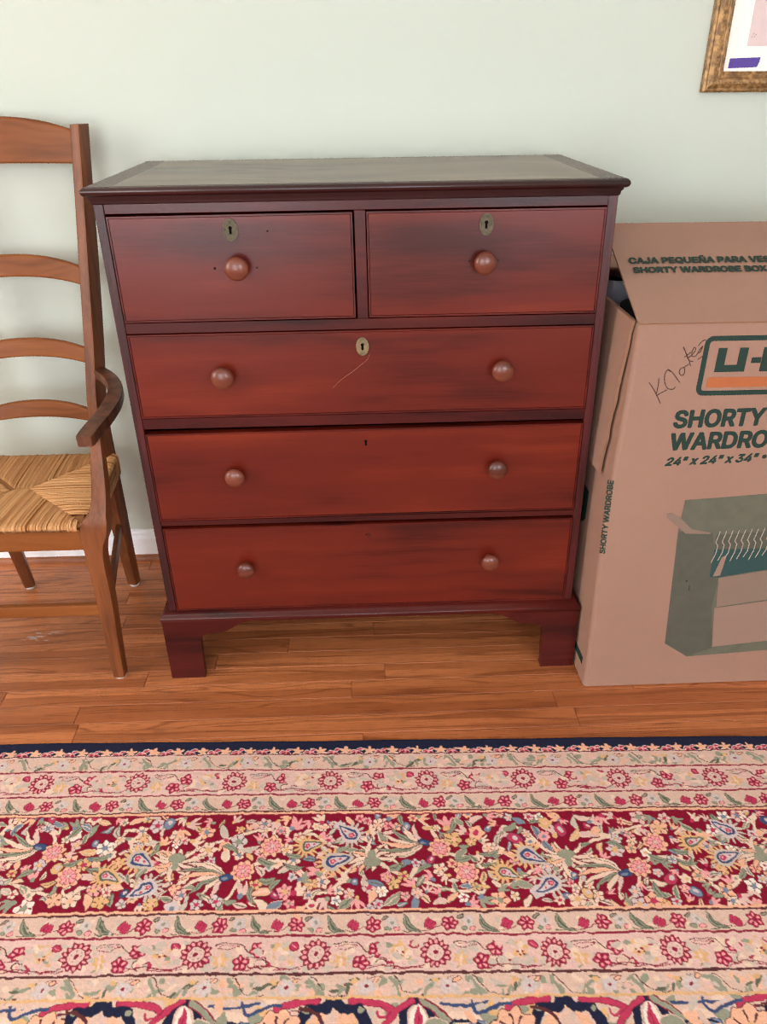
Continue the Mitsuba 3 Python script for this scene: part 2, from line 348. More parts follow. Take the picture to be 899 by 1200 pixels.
d1 = drawer(ST + .0010, .4545, .8552, 1.0448, .000, [(.2420, .955, 1.0)], roll=.002, label='upper left short drawer with an oval brass keyhole plate')
oval_escutcheon(d1, .2352, 1.0190, .000, 'mat_brass', .0136, .0198)
small_hole(d1, .301, 1.0155, .0018, 0); small_hole(d1, .2765, .952, .0018, 0); small_hole(d1, .199, .952, .0022, 0)
d2 = drawer(.4800, W - ST - .0008, .8552, 1.0456, .001, [(.6950, .956, .96)], label='upper right short drawer with an oval brass keyhole plate')
oval_escutcheon(d2, .6970, 1.0205, .001, 'mat_brass', .0128, .0194)
small_hole(d2, .668, .956, .0014, .001); small_hole(d2, .722, .956, .0014, .001)
d3 = drawer(ST + .0008, W - ST - .0008, .6602, .8308, .000, [(.1920, .749, 1.03), (.7380, .750, 1.0)], label='long third drawer with a scratch below its brass keyhole plate')
oval_escutcheon(d3, .4650, .7995, .000, 'mat_brass_bright', .0124, .0180)
t, q = spline([(0, .479, .786), (1, .4745, .774), (2, .462, .763), (3, .443, .7480), (4, .424, .735), (5, .4035, .716)], 24)
add('scratch', warp(tube(np.c_[q[:, 0], np.full(24, .0005), q[:, 1]], np.interp(t, [0, 2.5, 5], [.0003, .0007, .0004]), 6)), 'mat_scratch', d3, label='pale curved scratch')
d4 = drawer(ST + .0008, W - ST - .0012, .4250, .6268, -.001, [(.1915, .533, .94), (.7385, .536, .96)], roll=.002, label='long fourth drawer with a bare keyhole')
add('keyhole', warp(prism(keyhole(.4655, .5965, .85), .0005, -.0006)), 'mat_void', d4)
d5 = drawer(ST + .0012, W - ST - .0006, .1860, .4026, .000, [(.1905, .303, .90), (.7340, .3055, .92)], label='long bottom drawer with a plugged keyhole')
add('plug', warp(prism(keyhole(.4640, .3745, .7), .0006, .0002)), 'mat_side_wood', d5); small_hole(d5, .4595, .3755, .0016, 0); small_hole(d5, .4685, .3745, .0013, 0)

# base: moulding and bracket feet
bm = []
for o, z in [(.0175, .1640), (.0182, .1645), (.0185, .1720), (.0175, .1755), (.0130, .1790), (.0118, .1815), (.0085, .1850), (.0030, .1868), (.0005, .1870)]:
    bm.append([(-o, DEP, z), (-o, -o, z), (W + o, -o, z), (W + o, DEP, z)])
cadd('base_moulding', loft(bm), 'mat_frame_wood', smooth=40)
B = .0166
def bracket(outer, s):
    """front bracket foot, silhouette in x, z; s = +1 left foot, -1 right"""
    P = [(0, 0), (.079, 0), (.082, .105), (.087, .122), (.100, .129), (.118, .131), (.138, .134), (.155, .142), (.178, .157), (.208, .164), (0, .164)]
    return sg.Polygon([(outer + s * x, z) for x, z in P])
for outer, s in ((-B, 1), (W + B, -1)):
    f1 = prism(bracket(outer, s), .020, -B + .020)
    P = [(-B, 0), (.062, 0), (.066, .1), (.08, .125), (.13, .145), (.16, .1638), (-B, .1638)]
    side = trimesh.creation.extrude_polygon(sg.Polygon(P), .020, engine='earcut'); v = side.vertices.copy()
    side.vertices = np.c_[outer + s * v[:, 2], v[:, 0] + .0202, v[:, 1]]
    if side.volume < 0: side.invert()
    cadd('bracket_foot', cat([f1, side]), 'mat_frame_wood')
for outer, s in ((-B, 1), (W + B, -1)):
    x0, x1 = sorted((outer, outer + s * .05)); cadd('rear_foot', box(x0, x1, DEP - .06, DEP, 0, .1635, .002), 'mat_side_wood')

# ================================================================ ladder-back armchair with a rush seat
AX = -0.347
CR = thing('ladder_back_armchair', 'brown wooden ladder-back armchair with a woven rush seat to the left of the chest', 'chair')
def xadd(name, mesh, mat, side=1, parent=None, **kw):
    v = np.array(mesh.vertices); v[:, 0] = AX + side * v[:, 0]; m = trimesh.Trimesh(v, mesh.faces.copy(), process=False)
    if side < 0: m.invert()
    return add(name, m, mat, parent or CR, **kw)
def post(keys, n, ang, k=3):
    """upright of rounded rectangular section; keys (z, x, y, w, d); ang turns its faces"""
    z, q = spline(keys, n); rings = []; ca, sa = math.cos(ang), math.sin(ang)
    for zz, (x, y, w, d) in zip(z, q):
        o = rrect(w, d, .0045, k); rings.append(np.c_[x + o[:, 0] * ca - o[:, 1] * sa, y + o[:, 0] * sa + o[:, 1] * ca, np.full(len(o), zz)])
    return loft(rings)
BACK = [(.007, .146, .392, .027, .028), (.12, .148, .372, .031, .033), (.25, .150, .352, .036, .040), (.40, .152, .340, .034, .046), (.52, .148, .356, .029, .048), (.70, .161, .386, .028, .048), (.876, .1735, .414, .027, .047), (1.02, .184, .434, .025, .043), (1.17, .1955, .452, .024, .041)]
FRONT = [(.006, .205, .000, .027, .030), (.12, .2065, .002, .032, .034), (.23, .2075, .006, .037, .036), (.33, .2055, .010, .040, .038), (.365, .207, .012, .046, .040), (.395, .212, .013, .062, .042), (.418, .2165, .014, .062, .042), (.438, .2265, .018, .040, .036), (.47, .2330, .026, .034, .032), (.53, .2365, .040, .030, .028), (.606, .2375, .062, .022, .022)]
def back_xy(z):
    K = np.array(BACK); return np.interp(z, K[:, 0], K[:, 1]), np.interp(z, K[:, 0], K[:, 2])
for s in (1, -1):
    xadd('back_post', post(BACK, 36, -.30), 'mat_chair_upright', s, smooth=40)
    xadd('front_post', post(FRONT, 44, -.06), 'mat_chair_upright', s, smooth=40)
    # arm: bowed outwards from the back post, then in to its square tip
    keys = [(0, .232, .000, .6110), (1, .2345, .045, .6135), (2, .2425, .120, .6180), (3, .2445, .175, .6220), (4, .239, .230, .6255), (5, .222, .285, .6290), (6, .193, .335, .6320), (7, .165, .365, .6340)]
    t, q = spline(keys, 40); tg = np.gradient(q, axis=0); rings = []
    for i, (p, u) in enumerate(zip(q, tg)):
        u = u / np.linalg.norm(u); side_v = np.array([u[1], -u[0], 0]); side_v /= np.linalg.norm(side_v); upv = np.cross(side_v, u); upv *= np.sign(upv[2])
        w = np.interp(t[i], [0, .25, 3, 7], [.032, .036, .036, .030]); h = np.interp(t[i], [0, 2, 7], [.025, .026, .024])
        if i == 0: w *= .93; h *= .9
        o = rrect(w, h, .004, 3); rings.append(p + o[:, :1] * side_v + o[:, 1:] * upv)
    xadd('arm', loft(rings), 'mat_chair_arm', s, smooth=35, label='dark bowed arm')
    # side stretcher and side seat rail
    xadd('side_stretcher', loft([np.c_[x + (o := rrect(.014, .030, .004))[:, 0], np.full(12, y), z + o[:, 1]] for x, y, z in [(.2060, .024, .205), (.150, .345, .215)]]), 'mat_chair_upright', s, smooth=40)
    xadd('side_rail', loft([np.c_[x + (o := rrect(.016, .026, .005))[:, 0], np.full(12, y), z + o[:, 1]] for x, y, z in [(.192, .030, .392), (.152, .322, .392)]]), 'mat_chair_upright', s, smooth=40)
    for K, r in ((FRONT, .0125), (BACK, .0130)):
        z0, x, y = K[0][:3]; g = lathe([(.0001, .0), (r, .0), (r + .001, .002), (r + .001, .006), (r * .8, .0085), (.0001, .0085)], 20); g.apply_translation([x, y, 0]); xadd('foot_glide', g, 'mat_glide', s, smooth=40, label='pale plastic glide')
# seat front and back rails, front stretcher
def xbar(hx, y, z, d, h, r=.004): return loft([np.c_[np.full(12, x), y + (o := rrect(d, h, r))[:, 0], z + o[:, 1]] for x in (-hx, hx)])
xadd('front_rail', xbar(.188, .006, .384, .020, .058, .005), 'mat_chair_rail', smooth=40)
xadd('back_rail', xbar(.138, .334, .388, .018, .028), 'mat_chair_rail', smooth=40)
xadd('front_stretcher', xbar(.192, .006, .193, .016, .030), 'mat_chair_rail', smooth=40)
xadd('back_stretcher', xbar(.140, .350, .235, .014, .026), 'mat_chair_rail', smooth=40)
# curved slats
def slat(zend, zmid, bend, bmid, thick=.015, bow=.022):
    ze = (zend + bend) / 2; hx, y0 = back_xy(ze); hx -= .008; n = 31; rings = []
    for u in np.linspace(-1, 1, n):
        c = 1 - abs(u) ** 2.2
        zt = zend + (zmid - zend) * c; zb = bend + (bmid - bend) * c; y = y0 - .004 + bow * (1 - u * u)
        sl = (back_xy(zt)[1] - back_xy(zb)[1]) / max(zt - zb, 1e-3)
        o = rrect(thick, zt - zb, .005, 4); rings.append(np.c_[np.full(len(o), u * hx), y + o[:, 0] + sl * o[:, 1], (zt + zb) / 2 + o[:, 1]])
    return loft(rings)
for a in [(1.158, 1.186, 1.092, 1.092), (.873, .901, .832, .852), (.688, .712, .653, .669), (.541, .563, .513, .522)]:
    xadd('slat', slat(*a), 'mat_chair_rail', smooth=45)

# rush seat: four fields of cord meeting on the diagonals
def rush():
    Rr = np.random.default_rng(3); ms, cols = [], []
    FH, BH, YFr, YBk = .198, .172, -.010, .345          # half widths and front / back edges of the seat
    ctr, half = .165, .019                               # the short centre seam
    zt = .4270
    def hw(y): return FH + (BH - FH) * (y - YFr) / (YBk - YFr)
    def strand(P, base):
        P = np.array(P); P[:, 2] += Rr.normal(0, .0006)
        m = tube(P, .00172, 6); ms.append(m)
        t = Rr.random(); c = np.array(lin(184, 128, 82)) * (1 - t) + np.array(lin(218, 168, 118)) * t
        if Rr.random() < .06: c = np.array(lin(150, 94, 52))
        g = np.repeat(Rr.uniform(.86, 1.1, len(P)), 6); g = np.r_[g, g[0], g[-1]]
        cols.append(np.clip(c * g[:, None], 0, 1))
    def over(edge, out, inn, low):
        """points of a cord from the seam point inn over the rail at edge and down round it"""
        edge, out, inn = map(np.array, (edge, out, inn)); P = []
        for f in (0, .06, .3, .6, .85, .96): p = inn + (edge - inn) * f; P.append([p[0], p[1], zt + (-.0035 if f == 0 else -.003 * (1 - f) * 0 + .002 * math.sin(math.pi * f))])
        for a in (35, 70, 90): P.append([edge[0] + out[0] * .009 * math.sin(math.radians(a)), edge[1] + out[1] * .009 * math.sin(math.radians(a)), zt - .009 + .009 * math.cos(math.radians(a))])
        P.append([edge[0] + out[0] * .0085, edge[1] + out[1] * .0085, low]); P.append([edge[0] - out[0] * .004, edge[1] - out[1] * .004, low - .006])
        return P
    n = 138
    for i in range(n):                                   # front field
        u = (i + .5) / n * 2 - 1; x = u * FH * .93; j = Rr.normal(0, .0007)
        a = min(1, max(0, (FH - abs(x)) / (FH - half))); e = (x + j, YFr); k = (np.sign(x) * (FH - (FH - half) * a) if a < 1 else x, YFr + (ctr - YFr) * a)
        x_in = x * .93
        strand(over(e, (0, -1), (x_in + .012, k[1]), .4140), 0)
    n = 112
    for i in range(n):                                   # back field
        u = (i + .5) / n * 2 - 1; x = u * BH; a = min(1, (BH - abs(x)) / (BH - half)); j = Rr.normal(0, .0007)
        strand(over((x + j, YBk), (0, 1), (x + .010 * a, YBk + (ctr - YBk) * a), .376), 0)
    n = 120
    for s in (1, -1):
        for i in range(n):                               # side fields
            y = YFr + .040 + (YBk - YFr - .040) * (i + .5) / n; yy = y + Rr.normal(0, .0007)
            a = (y - YFr) / (ctr - YFr) if y < ctr else (YBk - y) / (YBk - ctr)
            h = hw(y); inx = h - (h - half) * a
            strand(over((s * h, yy), (s, 0), (s * inx, yy - .012 * a * s * 0 - .006 * a), .376), 0)
    return cat(ms), np.vstack(cols)
rm, rc = rush()
add('rush_seat', (lambda m: (m.apply_translation([AX, 0, 0]), m)[1])(rm), 'mat_rush', CR, smooth=True, color=rc, kind='stuff', label='woven straw coloured rush cords in four fields')
# webbing under the cords so that the seat is closed
add('seat_pad', loft([[(AX - .192, -.004, z), (AX + .192, -.004, z), (AX + .150, .330, z), (AX - .150, .330, z)] for z in (.414, .4230)]), principled(lin(150, 100, 58), .9), CR)

# ================================================================ cardboard wardrobe box
BX, BY, BH_, BS = 0.956, -0.0936, 0.860, 0.612
BOX = thing('cardboard_box', 'tall brown cardboard wardrobe moving box with green lettering and its lid ajar', 'box')
def box_ring(z, inset):
    o = rrect(BS - 2 * inset, BS - 2 * inset, .010 - inset * .6, 6); v = np.c_[BX + BS / 2 + o[:, 0], BY + BS / 2 + o[:, 1], np.full(len(o), z)]
    b = .008 * math.sin(math.pi * min(1, max(0, z / BH_))) ** 2
    v[v[:, 0] < BX + .03, 0] -= b * (1 - smooth01((v[v[:, 0] < BX + .03, 1] - BY - .15) / .4))
    return v
def smooth01(x): x = np.clip(x, 0, 1); return x * x * (3 - 2 * x)
zs = np.linspace(0.001, BH_, 26)
k = len(box_ring(0, 0)); outer = [box_ring(z, 0) for z in zs]; inner = [box_ring(z, .0045) for z in zs[::-1]]
add('body', loft(outer + inner + [box_ring(.001, 0)], cap=False), 'mat_card', BOX, smooth=50)
add('bottom_panel', box(BX + .006, BX + BS - .006, BY + .006, BY + BS - .006, .0025, .007), 'mat_card', BOX)

def flap_sheet(nu, P0, U, Vv, N, wid, length, trim, th=.0042, curl=0.0, jag=0.0, seed=1):
    """a sheet of corrugated board: two liners and a fluted middle. P0 hinge corner, U along hinge, Vv away from hinge, N outwards"""
    P0, U, Vv, N = (np.asarray(a, float) for a in (P0, U, Vv, N)); nv = 12; rr = np.random.default_rng(seed); J = rr.uniform(-1, 1, (nv + 1, 2))
    def surf(off, t):
        G = []
        for j in range(nv + 1):
            f = j / nv; a0 = trim * f + jag * J[j, 0] * (j > 0); a1 = wid - trim * f
            for i in range(nu + 1):
                u = a0 + (a1 - a0) * i / nu; c = curl * f * f
                G.append(P0 + U * u + Vv * length * f + N * (off + c))
        return np.array(G)
    def sheet(o0, o1):
        A, Bq = surf(o0, 0), surf(o1, 0); n = (nu + 1); Fs = []
        for j in range(nv):
            for i in range(nu):
                a = j * n + i; Fs += [[a, a + 1, a + n + 1], [a, a + n + 1, a + n]]
        Fs = np.array(Fs); N0 = len(A); ed = [(j * n, (j + 1) * n) for j in range(nv)] + [((j + 1) * n + nu, j * n + nu) for j in range(nv)] + [(i + 1, i) for i in range(nu)] + [(nv * n + i, nv * n + i + 1) for i in range(nu)]
        S = [[a, b, b + N0] for a, b in ed] + [[a, b + N0, a + N0] for a, b in ed]
        m = trimesh.Trimesh(np.vstack([A, Bq]), np.vstack([Fs[:, ::-1], Fs + N0, np.array(S)]), process=False); m.fix_normals(); return m
    return sheet(0, .0011), sheet(th - .0011, th), sheet(.0013, th - .0013)
TL = math.radians(24.6)
lid_dir = np.array([0, math.cos(TL), math.sin(TL)]); lid_n = np.array([0, -math.sin(TL), math.cos(TL)])
def add_flap(name, args, label=None, **kw):
    a, b, c = flap_sheet(*args, **kw)
    f = add(name, cat([a, b]), 'mat_card', BOX, label=label); add('fluting', c, 'mat_card_edge', f); return f
LID = add_flap('lid_flap', (12, (BX - .001, BY - .0004, BH_ - .0012), (1, 0, 0), lid_dir, lid_n, BS + .002, .310, .0), 'raised front lid flap')
rear_dir = np.array([0, -math.cos(math.radians(6)), math.sin(math.radians(6))]); rear_n = np.array([0, math.sin(math.radians(6)), math.cos(math.radians(6))])
add_flap('lid_flap', (12, (BX + .002, BY + BS - .001, BH_ + .001), (1, 0, 0), rear_dir, rear_n, BS - .004, .300, .0), 'raised rear lid flap')
sd = np.array([-.030, 0, -1.0]); sd /= np.linalg.norm(sd)
add_flap('side_flap', (8, (BX - .0030, BY + .012, BH_ + .003), (0, 1, 0), sd, np.array([-1, 0, .030]), .582, .330, .040), 'side flap folded down outside', jag=.0040, th=.005, seed=4)
add_flap('side_flap', (8, (BX + BS - .006, BY + .010, BH_ - .001), (0, 1, 0), np.array([-.97, 0, -.24]), np.array([-.24, 0, .97]), .590, .290, .010), 'side flap folded in')

PR = .0005; PX = .952
def fp(poly, mat, name, lift=1, label=None, parent=BOX):
    """flat print on the front of the box; poly in metres from its lower left corner"""
    return add(name, prism(affinity.translate(poly, PX, 0), PR, BY - .0001 - PR * (lift - 1) * .6), mat, parent, label=label)
def outline(text, h):
    from shapely.ops import unary_union
    m = meshkit.text_mesh(text, h, .001, bold=True); v, f = m.vertices, m.faces
    top = f[(v[f][:, :, 2] > .0005).all(1)]
    return unary_union([sg.Polygon(v[t][:, :2]).buffer(1e-6) for t in top])
def letters(text, x0, x1, z0, h, shear=.0, slope=0.0, bold=True, zs=1.0, heavy=.035):
    P = outline(text, h)
    bx = P.bounds; sx = (x1 - x0 - shear * h) / (bx[2] - bx[0]); P = affinity.affine_transform(P, [sx, 0, 0, 1, -bx[0] * sx, 0])
    P = P.buffer(heavy * h, 3).simplify(h * .008)
    P = affinity.scale(P, 1, h / (P.bounds[3] - P.bounds[1]) if P.bounds[3] - P.bounds[1] < h * 1.25 else .96, origin=(0, 0))
    m = cat([trimesh.creation.extrude_polygon(g, 1.0, engine='earcut') for g in getattr(P, 'geoms', [P])]); v = m.vertices.copy(); x = v[:, 0] - v[:, 0].min(); sx = 1.0
    return m, x * sx + shear * v[:, 1], v[:, 1], v[:, 2]
def front_text(text, x0, x1, z0, h, name='lettering', shear=.0, slope=.0, bold=True, mat='mat_ink'):
    m, u, v, w = letters(text, x0, x1, z0, h, shear, slope, bold)
    m.vertices = np.c_[PX + x0 + u, BY - .0001 - w * PR, z0 + v + slope * u]
    if m.volume < 0: m.invert()
    return add(name, m, mat, BOX)
front_text('SHORTY', .102, .279, .6555, .0385, slope=.012)
front_text('WARDROBE', .102, .352, .6080, .0385, slope=.012)
front_text('24" x 24" x 34"', .100, .288, .5730, .0190, slope=.03, shear=.28)
add('bullet', prism(affinity.translate(sg.Point(.300, .588).buffer(.0045, 10), PX, 0), PR, BY - .0001), 'mat_ink', BOX)
# logo: slanted rounded frame, block letters, orange bar
sh = lambda P: P
frame_o = sg.box(.1490, .7355, .535, .8205).buffer(.0155, 10); frame_i = sg.box(.1490, .7355, .535, .8205).buffer(.0060, 10)
fp(sh(frame_o.difference(frame_i)), 'mat_ink', 'logo_frame', label='green slanted logo frame')
def block_letters():
    h, w, s = .0465, .057, .0165; z = .7665; out = []; x = .1615
    U = sg.box(x, z, x + w, z + h).buffer(0).difference(sg.box(x + s, z + s * .82, x + w - s, z + h + .01)); U = U.intersection(sg.box(x, z + .004, x + w, z + h).buffer(.004, 4).union(sg.box(x, z + .01, x + w, z + h)))
    out.append(U); x += w + .006
    x += .004; out.append(sg.box(x, z + .0165, x + .018, z + .0275)); x += .016
    out.append(sg.box(x + .003, z, x + .003 + s, z + h).union(sg.box(x + .003, z + .017, x + w, z + .029)).union(sg.box(x + w - s, z, x + w, z + h))); x += w + .008
    out.append(sg.Polygon([(x, z), (x + .016, z + h), (x + w - .016, z + h), (x + w, z), (x + w - s, z), (x + w - s - .003, z + .012), (x + s + .003, z + .012), (x + s, z)]).difference(sg.Polygon([(x + .018, z + .021), (x + .0225, z + .037), (x + w - .0225, z + .037), (x + w - .018, z + .021)]))); x += w + .008
    out.append(sg.box(x, z, x + w, z + h).difference(sg.box(x + s, z + s * .82, x + w - s, z + h + .01))); x += w + .008
    out.append(sg.box(x, z, x + s, z + h).union(sg.box(x, z, x + .040, z + .012)))
    return out
for P in block_letters(): fp(sh(P), 'mat_ink', 'logo_letter')
fp(sh(sg.box(.1515, .736, .530, .7560)), 'mat_orange', 'logo_bar', label='orange bar of the logo')
# handwriting in pen
HW = [[(.041, .748), (.056, .728), (.069, .706)], [(.058, .756), (.059, .740), (.058, .725)], [(.059, .722), (.065, .726), (.077, .733)], [(.077, .769), (.072, .772), (.068, .765), (.069, .754), (.072, .745), (.080, .735), (.088, .734), (.092, .738)], [(.073, .773), (.080, .769), (.092, .756), (.099, .748)],
      [(.097, .775), (.095, .767), (.101, .761), (.105, .767), (.103, .776), (.099, .776)], [(.101, .776), (.110, .783)], [(.094, .815), (.104, .800), (.114, .780)], [(.095, .816), (.099, .808), (.109, .791), (.117, .789)], [(.100, .797), (.110, .806)],
      [(.105, .795), (.113, .801), (.118, .811), (.115, .815), (.112, .807), (.114, .798), (.121, .799)], [(.121, .799), (.127, .813), (.130, .817), (.128, .807), (.124, .805)], [(.122, .818), (.127, .826), (.134, .829)], [(.126, .792), (.136, .800)]]
def pen(P):
    P = np.array(P, float); n = len(P); t = np.arange(n); tt = np.linspace(0, n - 1, 6 * n)
    from scipy.interpolate import PchipInterpolator, CubicSpline
    f = (lambda q: .35 * CubicSpline(t, P)(q) + .65 * PchipInterpolator(t, P)(q)) if n > 2 else (lambda q: np.array([np.interp(q, t, P[:, 0]), np.interp(q, t, P[:, 1])]).T)
    return sg.LineString(f(tt)).buffer(.00075, 3)
from shapely.ops import unary_union
fp(unary_union([pen(P) for P in HW]), 'mat_pen', 'handwriting', label='handwritten note in dark pen')
# printed picture of an open wardrobe box
pc = fp(sg.Polygon([(.157, .493), (.155, .420), (.178, .122), (.236, .082), (.422, .094), (.47, .097), (.47, .512)]), 'mat_print_grey', 'printed_picture', label='green grey printed picture of an open wardrobe box')
PCP = BOX + '__printed_picture'
def pp(pts, mat, name, lift): fp(sg.Polygon(pts), mat, name, lift, parent=PCP)
pp([(.157, .4185), (.230, .413), (.2665, .292), (.2665, .222), (.289, .1055), (.236, .082), (.178, .122)], 'mat_print_shade', 'side', 2)
pp([(.124, .462), (.133, .464), (.155, .4515), (.183, .4245), (.225, .414), (.225, .411), (.172, .4135), (.126, .453)], 'mat_print_pale_b', 'open_flap', 3)
pp([(.239, .408), (.242, .302), (.262, .298), (.340, .313), (.47, .331), (.47, .420)], 'mat_print_shade', 'opening', 2)
pp([(.242, .372), (.2455, .302), (.265, .3), (.34, .313), (.47, .331), (.47, .372)], 'mat_print_teal', 'clothes', 3)
pp([(.2655, .299), (.276, .221), (.47, .250), (.47, .331)], 'mat_print_pale_b', 'door', 4)
pp([(.272, .2185), (.2895, .109), (.47, .128), (.47, .245)], 'mat_print_pale', 'door', 5)
for i in range(16):
    x = .243 + i * .0135; z = .402 + i * .0008; dz = .000
    P = np.array([(x + .002, z + .014), (x + .0005, z + .002), (x - .002, z - .012), (x + .004, z - .020), (x + .0035, z - .040), (x - .002, z - .062 + .004 * (i % 3))])
    fp(sg.LineString(P).buffer(.0009, 2), 'mat_print_hook', 'hanger', 5, parent=PCP)
pp([(.262, .352), (.272, .358), (.268, .305), (.252, .303)], 'mat_print_pale', 'clothes', 4)
fp(affinity.rotate(sg.box(.2045, .268, .2065, .282), 8), 'mat_ink', 'mark', 3, parent=PCP); fp(sg.Point(.1965, .293).buffer(.0022, 6), 'mat_ink', 'mark', 3, parent=PCP)
# small upright lettering at the corner, side stripe and hand-hole mark on the left face
m, u, v, w = letters('SHORTY WARDROBE', 0, .176, 0, .0130, .18, 0, True, heavy=.015)
m.vertices = np.c_[PX + .0062 - v - .005 * (u / .176), BY - .0001 - w * PR, .368 + u]
if m.volume < 0: m.invert()
add('lettering', m, 'mat_ink', BOX)
def left_print(P, name, z_mid):
    m = trimesh.creation.extrude_polygon(sg.Polygon(P), .0006, engine='earcut'); v = m.vertices.copy()
    b = .008 * np.sin(np.pi * np.clip(v[:, 1] / BH_, 0, 1)) ** 2 * (1 - smooth01((v[:, 0] - BY - .15) / .4))
    m.vertices = np.c_[BX - b - .0001 - v[:, 2], v[:, 0], v[:, 1]]
    if m.volume < 0: m.invert()
    return add(name, m, 'mat_ink', BOX)
left_print([(-.064, .064), (-.064, .044), (.20, .040), (.20, .060)], 'printed_stripe', .05)
left_print([(.030, .452), (.030, .385), (.050, .366), (.16, .366), (.16, .452)], 'printed_mark', .4)
# lid lettering
def lid_text(text, x0, x1, v0, h, shear=0.0):
    m, u, v, w = letters(text, x0, x1, 0, h, shear, 0, True)
    P = np.array([PX, BY, BH_]) + lid_n * .0054
    m.vertices = P + np.c_[x0 + u, np.zeros(len(u)), np.zeros(len(u))] + (v0 + v)[:, None] * lid_dir + (w * PR)[:, None] * lid_n
    if m.volume < 0: m.invert()
    add('lettering', m, 'mat_ink', LID)
lid_text('CAJA PEQUEÑA PARA VESTUARIO', .024, .392, .172, .0178, .10)
lid_text('SHORTY WARDROBE BOX', .026, .290, .1430, .0185, .10)

# clothes inside the open box
def drape(x0, x1, y0, y1, z0, ztop, folds, amp, seed):
    n, mrows = 60, 14; rings = []
    for z in np.linspace(z0, ztop, mrows):
        f = (z - z0) / (ztop - z0); a = np.linspace(0, 2 * np.pi, n, endpoint=False); sq = np.abs(np.cos(a)) ** .6 * np.sign(np.cos(a)), np.abs(np.sin(a)) ** .6 * np.sign(np.sin(a))
        k = 1 - .07 * f ** 3; r = 1 + amp * np.sin(folds * a + seed + 2 * f)
        rings.append(np.c_[(x0 + x1) / 2 + (x1 - x0) / 2 * k * r * sq[0], (y0 + y1) / 2 + (y1 - y0) / 2 * k * r * sq[1], np.full(n, z) + .01 * np.sin(3 * a + seed) * f])
    return loft(rings)
add('garment', drape(BX + .016, BX + .22, BY + .022, BY + .232, .04, .846, 9, .04, 1.0), 'mat_cloth_black', smooth=60, label='black garment packed inside the wardrobe box near its front', category='clothes')
add('garment', drape(BX + .016, BX + .10, BY + .248, BY + .300, .04, .872, 7, .05, 2.0), 'mat_cloth_grey', smooth=60, label='pale grey garment packed inside the wardrobe box behind the black one', category='clothes')

# ================================================================ framed picture, upper right
FR = thing('picture_frame', 'gilt framed picture with a white mat hanging on the wall at upper right', 'picture')
FX0, FX1, FZ0, FZ1 = 1.250, 1.700, 1.222, 1.780
YW = YB - .001
prof = [(0, 0), (0, .016), (.004, .020), (.008, .0185), (.011, .021), (.018, .0255), (.025, .0245), (.029, .020), (.031, .0205), (.034, .0195), (.037, .016), (.042, .013), (.042, 0)]
def frame_side(a, b, inward):
    a, b, inward = np.array(a), np.array(b), np.array(inward); d = (b - a) / np.linalg.norm(b - a); rings = []
    for e, s in ((a, 1), (b, -1)):
        rings.append([(e[0] + inward[0] * i + d[0] * s * i, YW - o, e[1] + inward[1] * i + d[1] * s * i) for i, o in prof])
    n = 40; A, Bq = np.array(rings[0]), np.array(rings[1]); R_ = [A * (1 - f) + Bq * f for f in np.linspace(0, 1, n)]
    return loft(R_)
for a, b, i in [((FX0, FZ0), (FX1, FZ0), (0, 1)), ((FX1, FZ0), (FX1, FZ1), (-1, 0)), ((FX1, FZ1), (FX0, FZ1), (0, -1)), ((FX0, FZ1), (FX0, FZ0), (1, 0))]:
    k_ = add('frame_side', frame_side(a, b, i), 'mat_gilt', FR, smooth=30)
    L = np.hypot(b[0] - a[0], b[1] - a[1]); dd = (np.array(b) - np.array(a)) / L; beads = []
    for q in np.arange(.03, L - .03, .0068):
        c = np.array(a) + dd * q + np.array(i) * .0185
        s_ = trimesh.creation.icosphere(1, .0031); s_.apply_scale([1, .8, 1]); s_.apply_translation([c[0], YW - .0250, c[1]]); beads.append(s_)
    add('carved_beading', cat(beads), 'mat_gilt', k_, smooth=True, kind='stuff')
add('mat_board', box(FX0 + .038, FX1 - .038, YW - .0085, YW - .006, FZ0 + .038, FZ1 - .038), 'mat_mat_board', FR)
add('picture', box(1.338, 1.612, YW - .0095, YW - .0086, 1.3135, 1.69), 'mat_picture', FR, label='pale pink print')
add('title_strip', prism(sg.Polygon([(1.3035, 1.270), (1.3045, 1.2895), (1.374, 1.2915), (1.3735, 1.283), (1.369, 1.272)]), .001, YW - .0086), 'mat_purple', FR, label='purple strip below the print')
for dx, dz in ((1.3465, 1.336), (1.350, 1.331), (1.3445, 1.330), (1.3525, 1.3345)):
    add('ink_mark', prism(affinity.rotate(sg.box(dx, dz, dx + .0022, dz + .0012), 30), .0004, YW - .0096), 'mat_pen', FR)

